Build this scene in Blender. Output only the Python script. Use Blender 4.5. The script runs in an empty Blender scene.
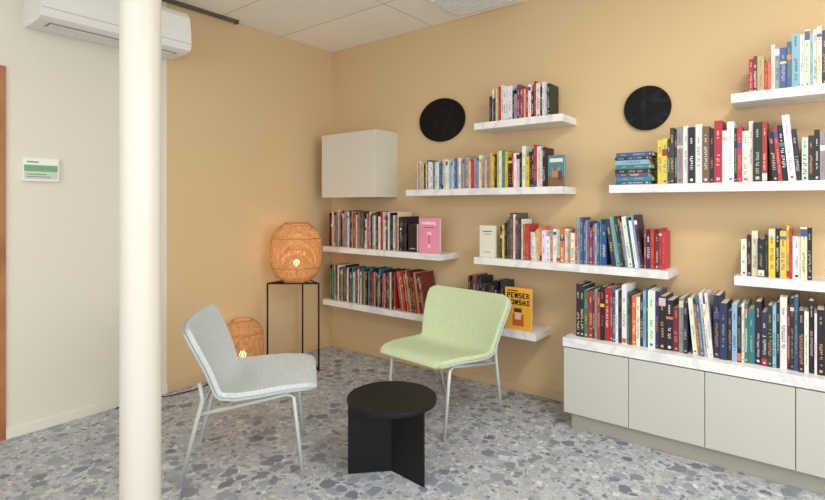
import bpy, math, random
from mathutils import Matrix, Vector
scene = bpy.context.scene
scene.view_settings.view_transform = 'Standard'
scene.view_settings.look = 'None'
scene.view_settings.exposure = 0.0

def lin(c):
    return tuple(((x/255)/12.92 if x/255 <= 0.04045 else (((x/255)+0.055)/1.055)**2.4) for x in c)
def L4(c): return (*lin(c), 1.0)

# ---------------------------------------------------------------- materials
def mat(name, rgb, rough=0.5, metal=0.0, spec=0.5, noise=None, bump=None):
    m = bpy.data.materials.new(name); m.use_nodes = True
    nt = m.node_tree; b = nt.nodes['Principled BSDF']
    b.inputs['Base Color'].default_value = L4(rgb)
    b.inputs['Roughness'].default_value = rough
    b.inputs['Metallic'].default_value = metal
    b.inputs['Specular IOR Level'].default_value = spec
    tc = nt.nodes.new('ShaderNodeTexCoord')
    if noise:   # (scale, rgb2, lo, hi)
        n = nt.nodes.new('ShaderNodeTexNoise'); n.inputs['Scale'].default_value = noise[0]
        n.inputs['Detail'].default_value = 4
        r = nt.nodes.new('ShaderNodeValToRGB')
        r.color_ramp.elements[0].position = noise[2]; r.color_ramp.elements[1].position = noise[3]
        r.color_ramp.elements[0].color = L4(rgb); r.color_ramp.elements[1].color = L4(noise[1])
        nt.links.new(tc.outputs['Object'], n.inputs['Vector'])
        nt.links.new(n.outputs['Fac'], r.inputs['Fac'])
        nt.links.new(r.outputs['Color'], b.inputs['Base Color'])
    if bump:    # (scale, strength, distance)
        n2 = nt.nodes.new('ShaderNodeTexNoise'); n2.inputs['Scale'].default_value = bump[0]
        n2.inputs['Detail'].default_value = 3
        bp = nt.nodes.new('ShaderNodeBump'); bp.inputs['Strength'].default_value = bump[1]
        bp.inputs['Distance'].default_value = bump[2]
        nt.links.new(tc.outputs['Object'], n2.inputs['Vector'])
        nt.links.new(n2.outputs['Fac'], bp.inputs['Height'])
        nt.links.new(bp.outputs['Normal'], b.inputs['Normal'])
    return m

def emis(name, rgb, s):
    m = bpy.data.materials.new(name); m.use_nodes = True
    b = m.node_tree.nodes['Principled BSDF']
    b.inputs['Base Color'].default_value = L4(rgb)
    b.inputs['Emission Color'].default_value = L4(rgb)
    b.inputs['Emission Strength'].default_value = s
    return m

def marble(name, base, vein, scale, width, rough):
    m = bpy.data.materials.new(name); m.use_nodes = True
    nt = m.node_tree; b = nt.nodes['Principled BSDF']; N=nt.nodes.new; K=nt.links.new
    tc=N('ShaderNodeTexCoord'); mp=N('ShaderNodeMapping'); mp.inputs['Rotation'].default_value=(0.3,0.5,0.7)
    n=N('ShaderNodeTexNoise'); n.inputs['Scale'].default_value=scale; n.inputs['Detail'].default_value=6; n.inputs['Distortion'].default_value=1.2
    a=N('ShaderNodeMath'); a.operation='SUBTRACT'; a.inputs[1].default_value=0.5
    c=N('ShaderNodeMath'); c.operation='ABSOLUTE'
    r=N('ShaderNodeValToRGB'); r.color_ramp.elements[0].position=0.0; r.color_ramp.elements[1].position=width
    r.color_ramp.elements[0].color=L4(vein); r.color_ramp.elements[1].color=L4(base)
    K(tc.outputs['Object'],mp.inputs['Vector']); K(mp.outputs[0],n.inputs['Vector']); K(n.outputs['Fac'],a.inputs[0]); K(a.outputs[0],c.inputs[0])
    K(c.outputs[0],r.inputs['Fac']); K(r.outputs[0],b.inputs['Base Color'])
    b.inputs['Roughness'].default_value=rough
    return m

M_yel = mat('wall_ochre_paint', (213,185,143), 0.75, spec=0.2, bump=(120,0.08,0.002))
M_white = mat('wall_white_paint', (222,217,203), 0.7, spec=0.25, bump=(120,0.08,0.002))
M_base_y = mat('baseboard_ochre', (205,178,137), 0.5)
M_base_w = mat('baseboard_white', (226,222,209), 0.5)
M_shelf = marble('shelf_white_marble', (234,233,230), (214,214,215), 2.5, 0.06, 0.35)
M_cab = mat('cabinet_greige', (192,192,182), 0.5)
M_cabw = mat('hanging_cabinet_paint', (212,208,195), 0.5)
M_cabin = mat('cabinet_dark_gap', (70,68,62), 0.8)
M_plinth = mat('plinth_greige', (170,167,154), 0.6)
M_black = mat('black_metal', (20,20,21), 0.45, metal=0.3)
M_tbl = mat('table_black', (17,17,19), 0.5, spec=0.3)
M_disc = marble('black_marble', (9,10,13), (30,32,37), 5.0, 0.03, 0.45)
M_disc.node_tree.nodes['Principled BSDF'].inputs['Specular IOR Level'].default_value=0.2
M_rail = mat('rail_dark_grey', (84,80,74), 0.5)
M_col = mat('column_paint', (216,211,199), 0.45)
M_ac = mat('ac_plastic', (232,231,226), 0.35)
M_acdark = mat('ac_grille', (150,150,148), 0.5)
M_text = mat('sign_text_grey', (120,120,118), 0.5)
M_rattan = mat('rattan', (212,166,112), 0.65, noise=(40,(184,132,80),0.35,0.7))
M_rattan2 = mat('rattan_rim', (186,136,84), 0.6)
M_wood = mat('door_wood', (176,116,66), 0.5, noise=(6,(150,92,48),0.4,0.7))
M_frame = mat('window_frame', (225,225,222), 0.4)
M_leg = mat('chair_leg_paint', (204,209,204), 0.35, metal=0.1)
M_shellG = mat('chair_shell_grey', (178,186,182), 0.5)
M_fabG = mat('fabric_grey', (184,192,193), 0.9, spec=0.1, noise=(190,(214,218,218),0.4,0.62), bump=(260,0.5,0.002))
M_shellB = mat('chair_shell_bluegrey', (170,178,178), 0.55)
M_fabN = mat('fabric_green', (184,199,154), 0.9, spec=0.1, noise=(190,(207,217,184),0.4,0.62), bump=(260,0.5,0.002))
M_bulb = emis('bulb_warm', (255,216,160), 5)
M_panel = emis('light_panel', (255,250,240), 3)

# terrazzo floor
def terrazzo():
    m = bpy.data.materials.new('terrazzo'); m.use_nodes = True
    nt = m.node_tree; b = nt.nodes['Principled BSDF']; N = nt.nodes.new; K = nt.links.new
    tc = N('ShaderNodeTexCoord')
    wn = N('ShaderNodeTexNoise'); wn.inputs['Scale'].default_value = 22; wn.inputs['Detail'].default_value=4
    mixv = N('ShaderNodeVectorMath'); mixv.operation = 'MULTIPLY_ADD'
    mixv.inputs[1].default_value = (0.045,0.045,0.0)
    K(tc.outputs['Object'], wn.inputs['Vector']); K(wn.outputs['Color'], mixv.inputs[0]); K(tc.outputs['Object'], mixv.inputs[2])
    base = N('ShaderNodeTexNoise'); base.inputs['Scale'].default_value = 12; base.inputs['Detail'].default_value = 8
    K(tc.outputs['Object'], base.inputs['Vector'])
    r0 = N('ShaderNodeValToRGB'); r0.color_ramp.elements[0].position=.35; r0.color_ramp.elements[1].position=.68
    r0.color_ramp.elements[0].color = L4((158,162,168)); r0.color_ramp.elements[1].color = L4((188,191,195))
    K(base.outputs['Fac'], r0.inputs['Fac']); col = r0.outputs['Color']
    for sc, keep, rad, stops in (
        (80,0.35,0.42,[(0,(122,127,136)),(.35,(204,207,210)),(.7,(142,147,155)),(1,(176,170,160))]),
        (32,0.48,0.42,[(0,(104,110,122)),(.3,(142,148,158)),(.6,(208,210,212)),(.8,(124,130,140)),(1,(172,165,154))]),
        (13,0.64,0.42,[(0,(102,109,123)),(.3,(132,139,151)),(.6,(154,160,169)),(.85,(114,120,133)),(1,(200,202,204))])):
        v = N('ShaderNodeTexVoronoi'); v.voronoi_dimensions='2D'; v.feature='F1'; v.inputs['Scale'].default_value=sc
        K(mixv.outputs[0], v.inputs['Vector'])
        sep = N('ShaderNodeSeparateColor'); K(v.outputs['Color'], sep.inputs[0])
        k = N('ShaderNodeMath'); k.operation='GREATER_THAN'; k.inputs[1].default_value=keep; K(sep.outputs[0], k.inputs[0])
        rr = N('ShaderNodeMath'); rr.operation='MULTIPLY_ADD'; rr.inputs[1].default_value=0.28; rr.inputs[2].default_value=rad-0.14
        K(sep.outputs[2], rr.inputs[0])
        g = N('ShaderNodeMath'); g.operation='LESS_THAN'; K(v.outputs['Distance'], g.inputs[0]); K(rr.outputs[0], g.inputs[1])
        mu = N('ShaderNodeMath'); mu.operation='MULTIPLY'; K(k.outputs[0], mu.inputs[0]); K(g.outputs[0], mu.inputs[1])
        cr = N('ShaderNodeValToRGB'); el = cr.color_ramp.elements
        el[0].position=stops[0][0]; el[0].color=L4(stops[0][1]); el[1].position=1; el[1].color=L4(stops[-1][1])
        for p,c in stops[1:-1]:
            q=el.new(p); q.color=L4(c)
        K(sep.outputs[1], cr.inputs['Fac'])
        # slight mottling inside each chip
        mx = N('ShaderNodeMixRGB'); K(mu.outputs[0], mx.inputs[0]); K(col, mx.inputs[1]); K(cr.outputs[0], mx.inputs[2])
        col = mx.outputs[0]
    K(col, b.inputs['Base Color'])
    b.inputs['Roughness'].default_value=0.38; b.inputs['Specular IOR Level'].default_value=0.4
    return m
M_floor = terrazzo()

def ceil_mat():
    m = bpy.data.materials.new('ceiling_tiles'); m.use_nodes=True
    nt=m.node_tree; b=nt.nodes['Principled BSDF']
    tc=nt.nodes.new('ShaderNodeTexCoord'); br=nt.nodes.new('ShaderNodeTexBrick')
    br.offset=0.0; br.inputs['Scale'].default_value=1
    br.inputs['Brick Width'].default_value=1.2; br.inputs['Row Height'].default_value=0.6
    br.inputs['Mortar Size'].default_value=0.004
    br.inputs['Color1'].default_value=L4((242,240,231)); br.inputs['Color2'].default_value=L4((238,236,226))
    br.inputs['Mortar'].default_value=L4((178,174,162))
    nt.links.new(tc.outputs['Object'], br.inputs['Vector']); nt.links.new(br.outputs['Color'], b.inputs['Base Color'])
    b.inputs['Roughness'].default_value=0.8
    return m
M_ceil = ceil_mat()

def book_mat():
    m = bpy.data.materials.new('book_covers'); m.use_nodes=True
    nt=m.node_tree; b=nt.nodes['Principled BSDF']
    at=nt.nodes.new('ShaderNodeAttribute'); at.attribute_name='Col'
    nt.links.new(at.outputs['Color'], b.inputs['Base Color'])
    b.inputs['Roughness'].default_value=0.4
    return m
M_book = book_mat()

# ---------------------------------------------------------------- mesh builder
class MB:
    def __init__(s): s.v=[]; s.f=[]; s.m=[]; s.c=[]; s.mats=[]; s.smooth=[]
    def mi(s, m):
        if m not in s.mats: s.mats.append(m)
        return s.mats.index(m)
    def add(s, verts, faces, m, col=None, M=None, smooth=False):
        o=len(s.v)
        for p in verts:
            p=Vector(p)
            s.v.append(tuple(M@p) if M is not None else tuple(p))
        for f in faces:
            s.f.append([i+o for i in f]); s.m.append(s.mi(m)); s.c.append(col); s.smooth.append(smooth)
    def box(s, x0,x1,y0,y1,z0,z1, m, col=None, M=None):
        v=[(x0,y0,z0),(x1,y0,z0),(x1,y1,z0),(x0,y1,z0),(x0,y0,z1),(x1,y0,z1),(x1,y1,z1),(x0,y1,z1)]
        f=[(0,3,2,1),(4,5,6,7),(0,1,5,4),(1,2,6,5),(2,3,7,6),(3,0,4,7)]
        s.add(v,f,m,col,M)
    def tube(s, pts, r, m, n=10, closed=False, caps=True):
        pts=[Vector(p) for p in pts]; N=len(pts); vs=[]; fs=[]
        up=Vector((0,0,1)); prev=None
        for i,p in enumerate(pts):
            if closed: d=(pts[(i+1)%N]-pts[i-1])
            else: d=pts[min(i+1,N-1)]-pts[max(i-1,0)]
            d.normalize()
            if prev is None:
                a = up if abs(d.dot(up))<0.9 else Vector((1,0,0))
                u=d.cross(a).normalized()
            else:
                u=(prev-d*prev.dot(d)).normalized()
            prev=u; w=d.cross(u)
            for k in range(n):
                t=2*math.pi*k/n
                vs.append(tuple(p+(u*math.cos(t)+w*math.sin(t))*r))
        R=N if closed else N-1
        for i in range(R):
            j=(i+1)%N
            for k in range(n):
                fs.append((i*n+k, i*n+(k+1)%n, j*n+(k+1)%n, j*n+k))
        if not closed and caps:
            fs.append(tuple(range(n))[::-1]); fs.append(tuple((N-1)*n+k for k in range(n)))
        s.add(vs,fs,m,smooth=True)
    def rev(s, prof, m, n=48, cx=0, cy=0, smooth=True):
        vs=[];fs=[]
        for r,z in prof:
            for k in range(n):
                t=2*math.pi*k/n; vs.append((cx+r*math.cos(t),cy+r*math.sin(t),z))
        for i in range(len(prof)-1):
            for k in range(n): fs.append((i*n+k,i*n+(k+1)%n,(i+1)*n+(k+1)%n,(i+1)*n+k))
        s.add(vs,fs,m,smooth=smooth)
        s.add(vs[:n],[tuple(range(n))[::-1]],m); s.add(vs[-n:],[tuple(range(n))],m)
    def obj(s, name, bevel=None, parent=None, loc=None, rotz=None):
        me=bpy.data.meshes.new(name); me.from_pydata(s.v,[],s.f); 
        for m in s.mats: me.materials.append(m)
        me.polygons.foreach_set('material_index', s.m)
        me.polygons.foreach_set('use_smooth', s.smooth)
        if any(c is not None for c in s.c):
            at=me.color_attributes.new('Col','FLOAT_COLOR','CORNER')
            buf=[]
            for p,c in zip(me.polygons,s.c):
                c4=(*(c or (0.5,0.5,0.5)),1.0)
                for _ in range(p.loop_total): buf.extend(c4)
            at.data.foreach_set('color',buf)
        me.update()
        o=bpy.data.objects.new(name,me); scene.collection.objects.link(o)
        if bevel:
            b=o.modifiers.new('bevel','BEVEL'); b.width=bevel; b.segments=2; b.limit_method='ANGLE'
            b.angle_limit=math.radians(40)
        if parent: o.parent=parent
        if loc: o.location=loc
        if rotz is not None: o.rotation_euler=(0,0,rotz)
        return o

# ---------------------------------------------------------------- room shell
RX, RY, CZ = 5.6, -5.8, 2.816
b=MB(); b.box(0,RX,RY,0,-0.1,0,M_floor); b.obj('floor')
b=MB(); b.box(-0.12,RX+0.12,RY-0.12,0.12,CZ,CZ+0.1,M_ceil); b.obj('ceiling')
b=MB(); b.box(-0.12,RX+0.12,0,0.12,-0.1,CZ,M_yel); b.obj('wall_back')
YB=-1.60
DY0,DY1,DZ=-3.46,-2.535,2.15
b=MB()
b.box(-0.12,0,YB,0,-0.1,CZ,M_yel)
b.box(-0.12,0,DY1,YB,-0.1,CZ,M_white)
b.box(-0.12,0,DY0,DY1,DZ,CZ,M_white)
b.box(-0.12,0,RY,DY0,-0.1,CZ,M_white)
b.obj('wall_left')
WY0,WY1,WZ0,WZ1=-4.9,-0.9,0.75,2.5
b=MB()
b.box(RX,RX+0.12,RY,WY0,-0.1,CZ,M_white); b.box(RX,RX+0.12,WY1,0,-0.1,CZ,M_white)
b.box(RX,RX+0.12,WY0,WY1,-0.1,WZ0,M_white); b.box(RX,RX+0.12,WY0,WY1,WZ1,CZ,M_white)
b.obj('wall_right')
VX0,VX1=0.8,4.8
b=MB()
b.box(-0.12,VX0,RY-0.12,RY,-0.1,CZ,M_white); b.box(VX1,RX+0.12,RY-0.12,RY,-0.1,CZ,M_white)
b.box(VX0,VX1,RY-0.12,RY,-0.1,WZ0,M_white); b.box(VX0,VX1,RY-0.12,RY,WZ1,CZ,M_white)
b.obj('wall_front')
b=MB()
for i in range(5):
    y=WY0+(WY1-WY0)*i/4
    b.box(RX+0.03,RX+0.08,max(WY0,y-0.03),min(WY1,y+0.03),WZ0,WZ1,M_frame)
b.box(RX+0.03,RX+0.08,WY0,WY1,WZ0,WZ0+0.05,M_frame); b.box(RX+0.03,RX+0.08,WY0,WY1,WZ1-0.05,WZ1,M_frame)
b.obj('window_1')
b=MB()
for i in range(5):
    x=VX0+(VX1-VX0)*i/4
    b.box(max(VX0,x-0.03),min(VX1,x+0.03),RY-0.08,RY-0.03,WZ0,WZ1,M_frame)
b.box(VX0,VX1,RY-0.08,RY-0.03,WZ0,WZ0+0.05,M_frame); b.box(VX0,VX1,RY-0.08,RY-0.03,WZ1-0.05,WZ1,M_frame)
b.obj('window_2')
b=MB(); b.box(0.012,2.49,-0.012,0,0,0.06,M_base_y); b.box(3.985,RX,-0.012,0,0,0.06,M_base_y); b.obj('baseboard_back',0.002)
b=MB(); b.box(0,0.012,YB,0,0,0.06,M_base_y); b.box(0,0.014,DY1+0.0,YB,0,0.06,M_base_w); b.obj('baseboard_left',0.002)
b=MB()
b.box(-0.11,0.012,DY1-0.05,DY1-0.001,0,DZ-0.001,M_wood); b.box(-0.11,0.012,DY0+0.001,DY0+0.05,0,DZ-0.001,M_wood)
b.box(-0.11,0.012,DY0+0.05,DY1-0.05,DZ-0.05,DZ-0.001,M_wood)
b.box(-0.07,-0.03,DY0+0.052,DY1-0.052,0.005,DZ-0.052,M_wood)
b.tube([(-0.03,DY0+0.12,1.02),(0.02,DY0+0.12,1.02),(0.02,DY0+0.25,1.02)],0.009,M_black)
b.obj('door_1',0.003)

# column
b=MB(); b.rev([(0.0765,0),(0.0765,CZ)],M_col,64,1.500,-2.447)
b.rev([(0.088,0),(0.088,0.012),(0.077,0.02)],M_col,64,1.500,-2.447); b.obj('column')

b=MB(); b.box(0.042,0.070,-3.3,-1.07,CZ-0.022,CZ,M_rail); b.box(0.036,0.076,-1.08,-1.06,CZ-0.028,CZ,M_rail)
b.obj('ceiling_rail',0.002)
b=MB(); b.box(1.50,2.02,-0.50,-0.08,CZ-0.02,CZ,M_ac)
for i in range(9): b.box(1.53,1.99,-0.475+i*0.042,-0.455+i*0.042,CZ-0.028,CZ-0.019,M_frame)
b.obj('ceiling_vent',0.002)
for k,(x,y) in enumerate(((3.9,-1.7),(3.0,-4.2),(1.0,-4.2))):
    b=MB(); b.box(x-0.3,x+0.3,y-0.3,y+0.3,CZ-0.015,CZ,M_frame)
    b.box(x-0.27,x+0.27,y-0.27,y+0.27,CZ-0.018,CZ-0.014,M_panel); b.obj('ceiling_light')

# air conditioner
b=MB()
y0,y1=-2.45,-1.585
prof=[(0,2.40),(0.05,2.392),(0.25,2.392),(0.300,2.405),(0.318,2.44),(0.313,2.52),(0.295,2.63),(0.26,2.668),(0.17,2.682),(0,2.682)]
n=len(prof); vs=[(x,y0,z) for x,z in prof]+[(x,y1,z) for x,z in prof]
fs=[(i,i+1,n+i+1,n+i) for i in range(n-1)]+[(n-1,0,n,2*n-1)]+[tuple(range(n))[::-1],tuple(range(n,2*n))]
b.add(vs,fs,M_ac)
b.box(0.15,0.235,y0+0.06,y1-0.06,2.388,2.3925,M_acdark)
for i in range(3): b.box(0.165+0.022*i,0.175+0.022*i,y0+0.07,y1-0.07,2.384,2.389,M_ac)
b.box(0.31,0.3205,y0+0.002,y1-0.002,2.447,2.449,M_acdark)
b.obj('air_conditioner',0.004)

b=MB(); b.box(0,0.02,-2.46,-2.275,1.492,1.632,mat('sign_white',(230,230,224),0.4))
b.box(0.02,0.0215,-2.452,-2.283,1.592,1.622,mat('sign_white_panel',(236,236,230),0.4))
b.box(0.02,0.0212,-2.452,-2.283,1.550,1.588,mat('sign_green',(112,164,112),0.4))
b.box(0.02,0.0212,-2.452,-2.283,1.505,1.548,mat('sign_panel',(196,208,190),0.4))
for i in range(2): b.box(0.0212,0.0216,-2.44,-2.34+0.02*i,1.53-0.014*i,1.535-0.014*i,M_text)
b.box(0.0212,0.0216,-2.44,-2.38,1.602,1.610,M_text)
b.obj('room_sign',0.002)

# ---------------------------------------------------------------- shelves
SD=0.25
shelves=[(1.12,2.40,1.47),(1.746,2.40,1.935),(0.151,1.455,0.978),(0.151,1.455,0.497),(1.57,2.22,0.497),
         (1.746,3.02,0.978),(2.692,3.97,1.47),(3.32,3.97,1.935),(3.335,3.97,0.978)]
for x0,x1,z in shelves:
    b=MB(); b.box(x0,x1,-SD,0,z-0.048,z,M_shelf); b.obj('floating_shelf',0.002)

b=MB(); b.box(0.174,0.829,-0.262,0,1.416,1.974,M_cabw)
b.box(0.174,0.829,-0.283,-0.264,1.416,1.974,M_cabw); b.box(0.18,0.823,-0.265,-0.261,1.42,1.97,M_cabin)
b.obj('hanging_cabinet',0.002)

# sideboard
b=MB(); X0,X1=2.47,3.974
b.box(X0+0.03,X1-0.03,-0.35,-0.002,0,0.098,M_plinth)
b.box(X0,X1,-0.378,-0.002,0.098,0.497,M_cab)
b.box(X0+0.002,X1-0.002,-0.381,-0.377,0.10,0.49,M_cabin)
for i in range(4):
    a=X0+0.376*i; b.box(a+0.0015,a+0.3745,-0.40,-0.381,0.10,0.490,M_cab)
b.box(X0-0.004,X1+0.004,-0.405,-0.002,0.497,0.55,M_shelf)
b.obj('sideboard',0.002)

def disc(x,z,rx,rz):
    b=MB(); n=64
    def ring(s,y): return [(x+rx*s*math.cos(2*math.pi*k/n),y,z+rz*s*math.sin(2*math.pi*k/n)) for k in range(n)]
    rs=[ring(0.99,-0.001),ring(1,-0.005),ring(1,-0.018),ring(0.985,-0.022)]
    vs=[p for r in rs for p in r]; fs=[]
    for i in range(3):
        for k in range(n): fs.append((i*n+k,i*n+(k+1)%n,(i+1)*n+(k+1)%n,(i+1)*n+k))
    fs.append(tuple(range(n))[::-1]); fs.append(tuple(3*n+k for k in range(n)))
    b.add(vs,fs,M_disc); b.obj('marble_disc')
disc(1.30,2.035,0.222,0.174); disc(2.85,1.951,0.137,0.137)

# ---------------------------------------------------------------- books
C=dict(k=(24,24,28),dk=(42,44,52),w=(230,228,220),cr=(218,206,180),r=(176,46,46),dr=(112,38,40),o=(206,112,60),
       y=(228,194,70),b=(48,84,132),db=(34,46,78),t=(52,122,134),lb=(128,170,192),g=(70,112,82),p=(206,138,152),
       mg=(152,56,96),pu=(92,74,114),br=(102,76,58),gr=(140,142,144),lg=(192,196,194),tn=(180,150,116))
def jit(c,rng):
    return tuple(max(0,min(255,v+rng.uniform(-14,14))) for v in c)
def mixc(a,b,t): return tuple(x*(1-t)+y*t for x,y in zip(a,b))
def addbook(B,M,w,d,h,col,rng):
    jc=jit(col,rng); c=lin(jc); pg=lin((226,219,200))
    bt=0.0022
    B.box(0,bt,0,d,0,h,M_book,c,M); B.box(w-bt,w,0,d,0,h,M_book,c,M); B.box(bt,w-bt,0,bt,0,h,M_book,c,M)
    B.box(bt,w-bt,bt,d-0.004,0.003,h-0.004,M_book,pg,M)
    lum=0.3*col[0]+0.59*col[1]+0.11*col[2]
    tcol = rng.choice([(240,238,230),(240,238,230),(230,206,120),(220,150,120)]) if lum<140 else rng.choice([(30,30,34),(30,30,34),(160,40,46),(40,66,120)])
    tc=lin(mixc(tcol,jc,rng.uniform(0.0,0.4)))
    e=-0.0005
    if rng.random()<0.3:
        bc=lin(jit(C[rng.choice('w k r y b o lg cr t'.split())],rng))
        z=rng.choice([0.02,0.82,0.62])*h; B.box(0.0003,w-0.0003,e*0.8,0.001,z,z+h*rng.uniform(0.05,0.16),M_book,bc,M)
    cw=min(w*rng.uniform(0.3,0.62),0.014); m=(w-cw)/2
    z=h*rng.uniform(0.68,0.78); z1=z+h*rng.uniform(0.08,0.16)
    while z<z1:
        l=cw*0.62
        if rng.random()<0.9: B.box(m+cw*0.15,m+cw*0.75,e*1.4,0.001,z,z+l*0.5,M_book,tc,M)
        z+=l
    z=h*rng.uniform(0.12,0.3); z1=h*rng.uniform(0.45,0.64); l=cw*rng.uniform(0.55,0.75)
    while z<z1:
        if rng.random()<0.86:
            q=rng.random()
            if q<0.4: B.box(m,m+cw,e*1.4,0.001,z,z+l*0.28,M_book,tc,M); B.box(m,m+cw*0.3,e*1.4,0.001,z+l*0.28,z+l*0.7,M_book,tc,M)
            elif q<0.7: B.box(m+cw*0.3,m+cw,e*1.4,0.001,z,z+l*0.5,M_book,tc,M)
            else: B.box(m,m+cw,e*1.4,0.001,z,z+l*0.3,M_book,tc,M)
        z+=l
    if rng.random()<0.5: B.box(w*0.3,w*0.7,e*1.4,0.001,h*0.04,h*0.04+w*0.4,M_book,tc,M)
def row(x0,x1,z,front,segs,seed,thick=(0.012,0.03),depth=0.15):
    rng=random.Random(seed); B=MB(); x=x0; prevh=0.2
    for xe,h0,h1,pal,ln in segs:
        cols=pal.split(); first=True; i=0
        while True:
            w=rng.uniform(*thick)*rng.choice([0.7,1,1,1.2]); h=rng.uniform(h0,h1)
            if rng.random()<0.15: h=h0-(h1-h0)*rng.uniform(0,0.5)
            d=min(depth,h*0.72)*rng.uniform(0.94,1.0)
            th=math.radians(ln)
            if ln>0:
                if first: x+=min(h,prevh)*math.sin(th)+0.002
                adv=w/math.cos(th)+0.0006
            else: adv=w+0.0008
            if x+adv>xe: break
            col=C[cols[i%len(cols)]] if rng.random()<0.75 else C[rng.choice(cols)]
            y=-front+rng.uniform(0,0.018)
            M=Matrix.Translation((x,y,z+0.0005))@Matrix.Rotation(-th,4,'Y')
            addbook(B,M,w,d,h,col,rng); x+=adv; i+=1; first=False; prevh=h
    return B.obj('book_row')
def stack(x0,z,front,cols,seed,wl=0.21):
    rng=random.Random(seed); B=MB(); zz=z+0.0005
    for c in cols.split():
        w=rng.uniform(0.018,0.028); h=wl*rng.uniform(0.88,1.0)
        M=Matrix.Translation((x0+h+rng.uniform(0,0.01),-front+rng.uniform(0,0.01),zz))@Matrix.Rotation(math.radians(-90),4,'Y')
        addbook(B,M,w,0.15,h,C[c],rng); zz+=w+0.0005
    return B.obj('book_stack')
def facebook(x,z,front,w,h,col,items,th=0.022,name='display_book'):
    B=MB(); c=lin(col); y=-front; z+=0.0005
    B.box(x,x+w,y,y+0.003,z,z+h,M_book,c); B.box(x,x+w,y+th-0.003,y+th,z,z+h,M_book,c)
    B.box(x,x+0.003,y+0.003,y+th-0.003,z,z+h,M_book,c)
    B.box(x+0.003,x+w-0.004,y+0.003,y+th-0.003,z+0.003,z+h-0.003,M_book,lin((232,224,204)))
    for i,(a0,a1,b0,b1,cc) in enumerate(items):
        B.box(x+a0*w,x+a1*w,y-0.0004-0.00001*i,y+0.001,z+b0*h,z+b1*h,M_book,lin(cc))
    return B.obj(name)
GL={'P':["111","101","111","100","100"],'E':["111","100","110","100","111"],'N':["101","111","111","111","101"],'S':["111","100","111","001","111"],
    'R':["110","101","110","101","101"],'A':["010","101","111","101","101"],'L':["100","100","100","100","111"],'I':["111","010","010","010","111"],'O':["111","101","101","101","111"],'B':["110","101","110","101","110"],'U':["101","101","101","101","111"],'G':["111","100","101","101","111"]}
def word(txt,u0,u1,v0,v1,cc):
    out=[]; s=(u1-u0)/len(txt)
    for i,ch in enumerate(txt):
        g=GL[ch]
        for r in range(5):
            for c in range(3):
                if g[r][c]=='1':
                    a=u0+i*s+c*s*0.27; bb=v1-(r+1)*(v1-v0)/5
                    out.append((a,a+s*0.275,bb,bb+(v1-v0)/5,cc))
    return out
# shelf A
row(1.19,2.27,1.47,0.205,[(1.36,0.19,0.235,'w r w lg y k w t w cr',0),(1.60,0.19,0.23,'t w w b lb cr r w',0),(1.85,0.20,0.245,'w tn w gr w cr r lb w',0),
    (2.0,0.23,0.27,'y db k y w t',0),(2.272,0.23,0.285,'k r w cr k o y dr',0)],1,(0.012,0.027))
facebook(2.285,1.47,0.2,0.112,0.205,(70,130,140),[(0.0,1,0,0.35,(120,90,60)),(0.1,0.9,0.78,0.9,(230,220,190)),(0.25,0.7,0.3,0.6,(180,130,90)),(0.3,0.55,0.5,0.72,(100,110,120)),(0.6,0.85,0.2,0.5,(90,60,50))])
# shelf B
row(1.845,2.31,1.935,0.205,[(1.93,0.18,0.24,'w w dk cr y',0),(2.20,0.20,0.255,'r w w r w dk p b',0),(2.31,0.20,0.24,'w k w k w',0)],2,(0.012,0.024))
# shelf C
row(0.2,1.10,0.978,0.215,[(0.6,0.28,0.33,'k r cr dk gr br b w dr k t tn',0),(1.03,0.27,0.32,'w br k dk w gr r cr k w dk',0),(1.10,0.26,0.28,'k dk',0)],3,(0.008,0.017),0.17)
facebook(1.205,0.978,0.19,0.20,0.268,(232,146,176),word('BONSAI',0.15,0.85,0.82,0.9,(250,240,244))+[(0.25,0.75,0.73,0.745,(90,50,80)),(0.485,0.515,0.25,0.6,(120,60,90)),(0.40,0.60,0.52,0.60,(250,210,220)),(0.44,0.56,0.14,0.25,(250,200,210))])
facebook(1.11,0.978,0.205,0.085,0.22,(20,20,22),[(0.2,0.8,0.1,0.13,(180,180,180))],0.14,'book_box')
# shelf D
row(0.2,1.30,0.497,0.215,[(0.62,0.28,0.32,'k g t br cr gr dk k w r',0),(0.98,0.28,0.32,'dk tn dr k br cr t k r',0),(1.30,0.30,0.33,'dr br o dk r k br',9)],4,(0.008,0.016),0.17)
# shelf D2
row(1.66,1.95,0.497,0.2,[(1.95,0.28,0.345,'k dk br k dk dr dk',0)],5,(0.014,0.026),0.17)
facebook(1.975,0.497,0.21,0.195,0.285,(232,172,52),word('PENSER',0.08,0.97,0.76,0.89,(30,24,20))+word('BONSAI',0.08,0.97,0.60,0.72,(30,24,20))+[(0.3,0.72,0.1,0.38,(190,96,50)),(0.38,0.62,0.25,0.46,(236,200,160)),(0.36,0.64,0.42,0.52,(90,50,30)),(0.1,0.5,0.92,0.95,(160,40,30))])
# shelf E
facebook(1.765,0.978,0.2,0.125,0.225,(222,218,202),[(0.2,0.8,0.8,0.83,(90,84,70)),(0.25,0.75,0.72,0.74,(120,110,90)),(0.3,0.7,0.15,0.17,(120,110,90))])
row(1.93,3.0,0.978,0.205,[(1.985,0.2,0.25,'k y k',0),(2.10,0.27,0.32,'dk br dk w',0),(2.30,0.19,0.25,'w r cr y w w k o w',0),(2.50,0.19,0.25,'w w lg o w tn w cr w',0),
    (2.66,0.25,0.30,'lb pu t lb gr r b',0),(2.90,0.28,0.32,'dk lb dk db gr w b',8),(3.0,0.22,0.25,'r db w dr r',0)],6,(0.012,0.025))
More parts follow.
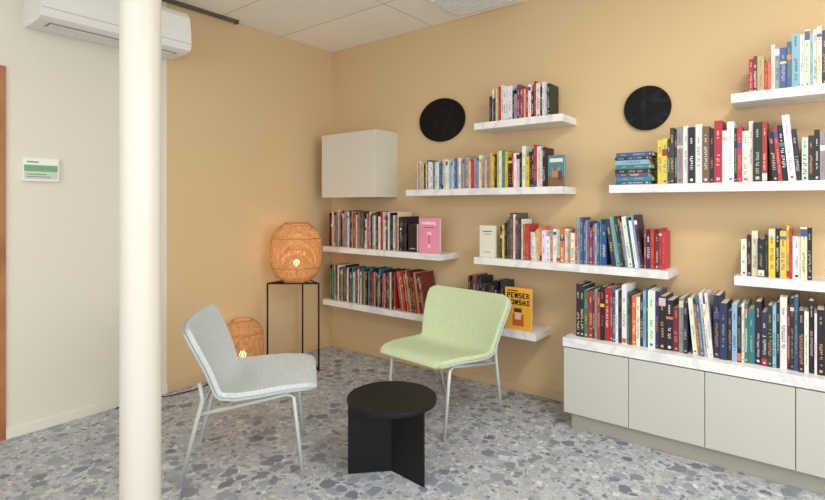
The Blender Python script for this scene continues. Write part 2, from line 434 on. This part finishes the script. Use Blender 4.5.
# shelf F
stack(2.712,1.4705,0.205,'b t pu k t lb db b',7)
row(2.95,3.96,1.47,0.205,[(3.02,0.25,0.29,'y y dk k',0),(3.24,0.28,0.33,'dk k gr w k w br k',0),(3.50,0.28,0.34,'k w w k r k w',0),(3.64,0.26,0.34,'k r k w r',5),(3.96,0.21,0.26,'lg w k gr w cr k',0)],8,(0.016,0.034))
# shelf G
row(3.395,3.95,1.935,0.205,[(3.5,0.17,0.21,'r dr tn r o',0),(3.60,0.20,0.24,'cr gr w b r',0),(3.70,0.26,0.29,'lb w cr',0),(3.95,0.22,0.27,'k r dk b w',0)],9,(0.014,0.028))
# shelf H
row(3.36,3.66,0.978,0.205,[(3.49,0.20,0.24,'w k cr k w cr',0),(3.57,0.24,0.27,'y k y',0),(3.66,0.23,0.27,'r w cr k',0)],10,(0.014,0.028))
# sideboard top
row(2.52,3.95,0.55,0.335,[(2.60,0.30,0.34,'dk t g dk',0),(2.74,0.29,0.345,'r t dk gr k r',0),(2.98,0.28,0.34,'b dk k w t dk o w k lb',0),
   (3.14,0.27,0.33,'db k w dr gr db',0),(3.26,0.27,0.34,'w o t w k w',5),(3.55,0.28,0.34,'t db dk lb k w g t',0),(3.80,0.29,0.36,'k dr dk b dk w k w',0),(3.95,0.28,0.35,'k b dk r',0)],11,(0.012,0.030),0.2)

# ---------------------------------------------------------------- chairs
def chair(loc, rotz, fab, shellm):
    e=bpy.data.objects.new('lounge_chair',None); scene.collection.objects.link(e)
    e.location=loc; e.rotation_euler=(0,0,rotz)
    # local frame: +Y forward, origin on floor under rear feet midpoint
    st=[(0.625,0.422,0.228,0.0),(0.620,0.435,0.246,0.0),(0.58,0.443,0.266,0.0),(0.48,0.436,0.290,0.010),(0.36,0.418,0.310,0.020),(0.26,0.402,0.312,0.03),
        (0.19,0.400,0.305,0.038),(0.145,0.422,0.302,0.045),(0.118,0.472,0.310,0.050),(0.085,0.56,0.325,0.052),(0.052,0.65,0.338,0.050),(0.024,0.715,0.343,0.046),(0.012,0.745,0.336,0.042),(0.006,0.762,0.315,0.034),(0.004,0.770,0.28,0.025)]
    N=21; vs=[]
    for i,(y,z,hw,k) in enumerate(st):
        a=st[max(i-1,0)]; c=st[min(i+1,len(st)-1)]
        d=Vector((a[0]-c[0],a[1]-c[1])).normalized()
        nrm=Vector((-d.y,d.x))
        if nrm.y<0 and i<6: nrm=-nrm
        if i>=6 and nrm.x<0: nrm=-nrm
        for j in range(N):
            t=-1+2*j/(N-1)
            o=k*(abs(t)**2.2)
            drop=(0.012*abs(t)**3) if i>=10 else 0
            vs.append((hw*t, y+nrm.x*o, z+nrm.y*o-drop))
    fs=[]
    for i in range(len(st)-1):
        for j in range(N-1):
            fs.append((i*N+j,i*N+j+1,(i+1)*N+j+1,(i+1)*N+j))
    for nm,m,th,off,sc in (('cushion',fab,0.024,-1,0.985),('shell',shellm,0.012,1,1.0)):
        b=MB(); b.add([(x*sc,y,z) for x,y,z in vs],fs,m,smooth=True); o=b.obj(nm,parent=e)
        so=o.modifiers.new('s','SOLIDIFY'); so.thickness=th; so.offset=off
        bv=o.modifiers.new('b','BEVEL'); bv.limit_method='ANGLE'; bv.angle_limit=math.radians(50)
        if nm=='cushion': bv.width=0.008; bv.segments=3
        else: bv.width=0.003; bv.segments=2
    b=MB(); r=0.0105
    for s in (-1,1):
        b.tube([(s*0.235,0.0,0.0),(s*0.252,0.075,0.30),(s*0.262,0.108,0.42),(s*0.262,0.095,0.50)],r,M_leg)
        b.tube([(s*0.235,0.575,0.0),(s*0.238,0.530,0.395),(s*0.238,0.500,0.412),(s*0.238,0.38,0.390),(s*0.25,0.085,0.345)],r*0.95,M_leg)
    b.tube([(-0.238,0.505,0.403),(0.238,0.505,0.403)],r*0.8,M_leg)
    b.tube([(-0.25,0.085,0.345),(0.25,0.085,0.345)],r*0.8,M_leg)
    b.obj('leg_frame',parent=e)
    return e
P1=Vector((1.291,-2.160)); P3=Vector((0.917,-1.875)); mid=(P1+P3)/2
chair((mid.x,mid.y,0), math.radians(49.6-90), M_fabG, M_shellB)
G2=Vector((2.079,-0.426)); G4=Vector((1.61,-0.38)); mid=(G2+G4)/2
chair((mid.x-0.015,mid.y,0), math.radians(264.4-90), M_fabN, M_shellG)

# ---------------------------------------------------------------- side table
b=MB(); r=0.2275; zt=0.378
b.rev([(r-0.002,zt-0.022),(r,zt-0.020),(r,zt-0.002),(r-0.002,zt)],M_tbl,96,0,0,smooth=False)
for ang in (188+38.2,316+38.2,72+38.2):
    M=Matrix.Rotation(math.radians(ang),4,'Z')
    b.box(-0.002,0.222,-0.006,0.006,0,zt-0.022,M_tbl,M=M)
b.obj('side_table',0.001,loc=(1.977,-1.422,0))

# ---------------------------------------------------------------- rattan lamps
def weave(b,R,H,zc,n_r,n_m,topr=0.45):
    def rad(t): return R*(max(0.0,1-abs(t)**2.7))**(1/2.3)
    tm=(1-topr**2.3)**(1/2.7)
    for i in range(n_m):
        for sgn in (1,-1):
            pts=[]
            for j in range(15):
                t=-tm+2*tm*j/14; a=2*math.pi*i/n_m+sgn*0.25*t
                rr=rad(t); pts.append((rr*math.cos(a),rr*math.sin(a),zc+t*H/2))
            b.tube(pts,0.0024,M_rattan,4,caps=False)
    for i in range(n_r):
        t=-tm+2*tm*i/(n_r-1); rr=rad(t)
        b.tube([(rr*math.cos(2*math.pi*k/40),rr*math.sin(2*math.pi*k/40),zc+t*H/2) for k in range(40)],0.0028,M_rattan,4,closed=True)
    for t in (-tm,-0.5*tm,0.5*tm,tm):
        rr=rad(t); b.tube([(rr*math.cos(2*math.pi*k/40),rr*math.sin(2*math.pi*k/40),zc+t*H/2) for k in range(40)],0.007 if abs(t)==tm else 0.0045,M_rattan2,8,closed=True)
    return rad(tm), zc-tm*H/2
def lamp(name,loc,R,H,zc,Rl,rotz,n_r,n_m,pw,zbulb):
    b=MB(); rr,zb=weave(b,R,H,zc,n_r,n_m)
    P=[(Rl*math.cos(a),Rl*math.sin(a)) for a in (math.radians(30),math.radians(150),math.radians(270))]
    ztop=zb-0.005
    for p in P: b.tube([(p[0],p[1],0),(p[0],p[1],ztop)],0.0075,M_black,8)
    for k in range(3):
        q=P[(k+1)%3]; p=P[k]
        b.tube([(p[0],p[1],ztop),(q[0],q[1],ztop)],0.0065,M_black,8)
        b.tube([(p[0],p[1],0.02),(q[0],q[1],0.02)],0.006,M_black,8)
        b.tube([(p[0],p[1],ztop),(0,0,ztop)],0.005,M_black,8)
    b.tube([(0,0,ztop),(0,0,zbulb-0.03)],0.01,M_black,10)
    s=0.75
    b.rev([(0.012*s,zbulb-0.04*s),(0.03*s,zbulb-0.02*s),(0.036*s,zbulb),(0.028*s,zbulb+0.025*s),(0.008*s,zbulb+0.038*s)],M_bulb,20)
    o=b.obj(name,loc=loc,rotz=rotz)
    l=bpy.data.lights.new(name+'_bulb','POINT'); l.energy=pw; l.color=(1.0,0.72,0.42); l.shadow_soft_size=0.05
    lo=bpy.data.objects.new(name+'_glow',l); scene.collection.objects.link(lo); lo.parent=o; lo.location=(0,0,zbulb+0.09)
    return o
lamp('rattan_floor_lamp',(0.262,-0.64,0),0.212,0.51,0.957,0.24,math.radians(38.2+180),58,56,5.0,0.87)
lamp('rattan_table_lamp',(0.20,-1.11,0),0.158,0.38,0.285,0.13,math.radians(38.2+180),42,40,1.3,0.20)
b=MB(); b.tube([(0.03,-0.9,0.005),(0.05,-1.2,0.005),(0.12,-1.45,0.005),(0.09,-1.62,0.005),(0.03,-1.72,0.005),(0.03,-1.95,0.005)],0.004,M_black,6)
b.obj('power_cable')

# ---------------------------------------------------------------- lights
def area(name,loc,rot,sx,sy,pw,col):
    l=bpy.data.lights.new(name,'AREA'); l.shape='RECTANGLE'; l.size=sx; l.size_y=sy; l.energy=pw; l.color=col
    o=bpy.data.objects.new(name,l); scene.collection.objects.link(o); o.location=loc; o.rotation_euler=rot
    return o
area('window_daylight',(RX+0.02,(WY0+WY1)/2,(WZ0+WZ1)/2),(0,math.radians(90),0),1.7,3.9,82,(0.95,0.98,1.0))
area('window_daylight_b',((VX0+VX1)/2,RY-0.02,(WZ0+WZ1)/2),(math.radians(90),0,0),3.9,1.7,40,(0.98,0.98,1.0))
for x,y,p in ((3.9,-1.7,36),(3.0,-4.2,20),(1.0,-4.2,12)):
    area('ceiling_lamp',(x,y,CZ-0.03),(0,0,0),0.4,0.4,p,(1.0,0.96,0.90))
w=bpy.data.worlds.new('World'); scene.world=w; w.use_nodes=True
bg=w.node_tree.nodes['Background']; bg.inputs[0].default_value=(0.75,0.85,1.0,1); bg.inputs[1].default_value=0.7

# ---------------------------------------------------------------- camera
cam=bpy.data.cameras.new('camera'); co=bpy.data.objects.new('camera',cam); scene.collection.objects.link(co)
cam.sensor_width=36; cam.lens=22.43; cam.shift_y=-0.0545; cam.clip_start=0.05
co.location=(3.677,-3.413,1.35); co.rotation_euler=(math.radians(90),0,math.radians(38.2))
scene.camera=co
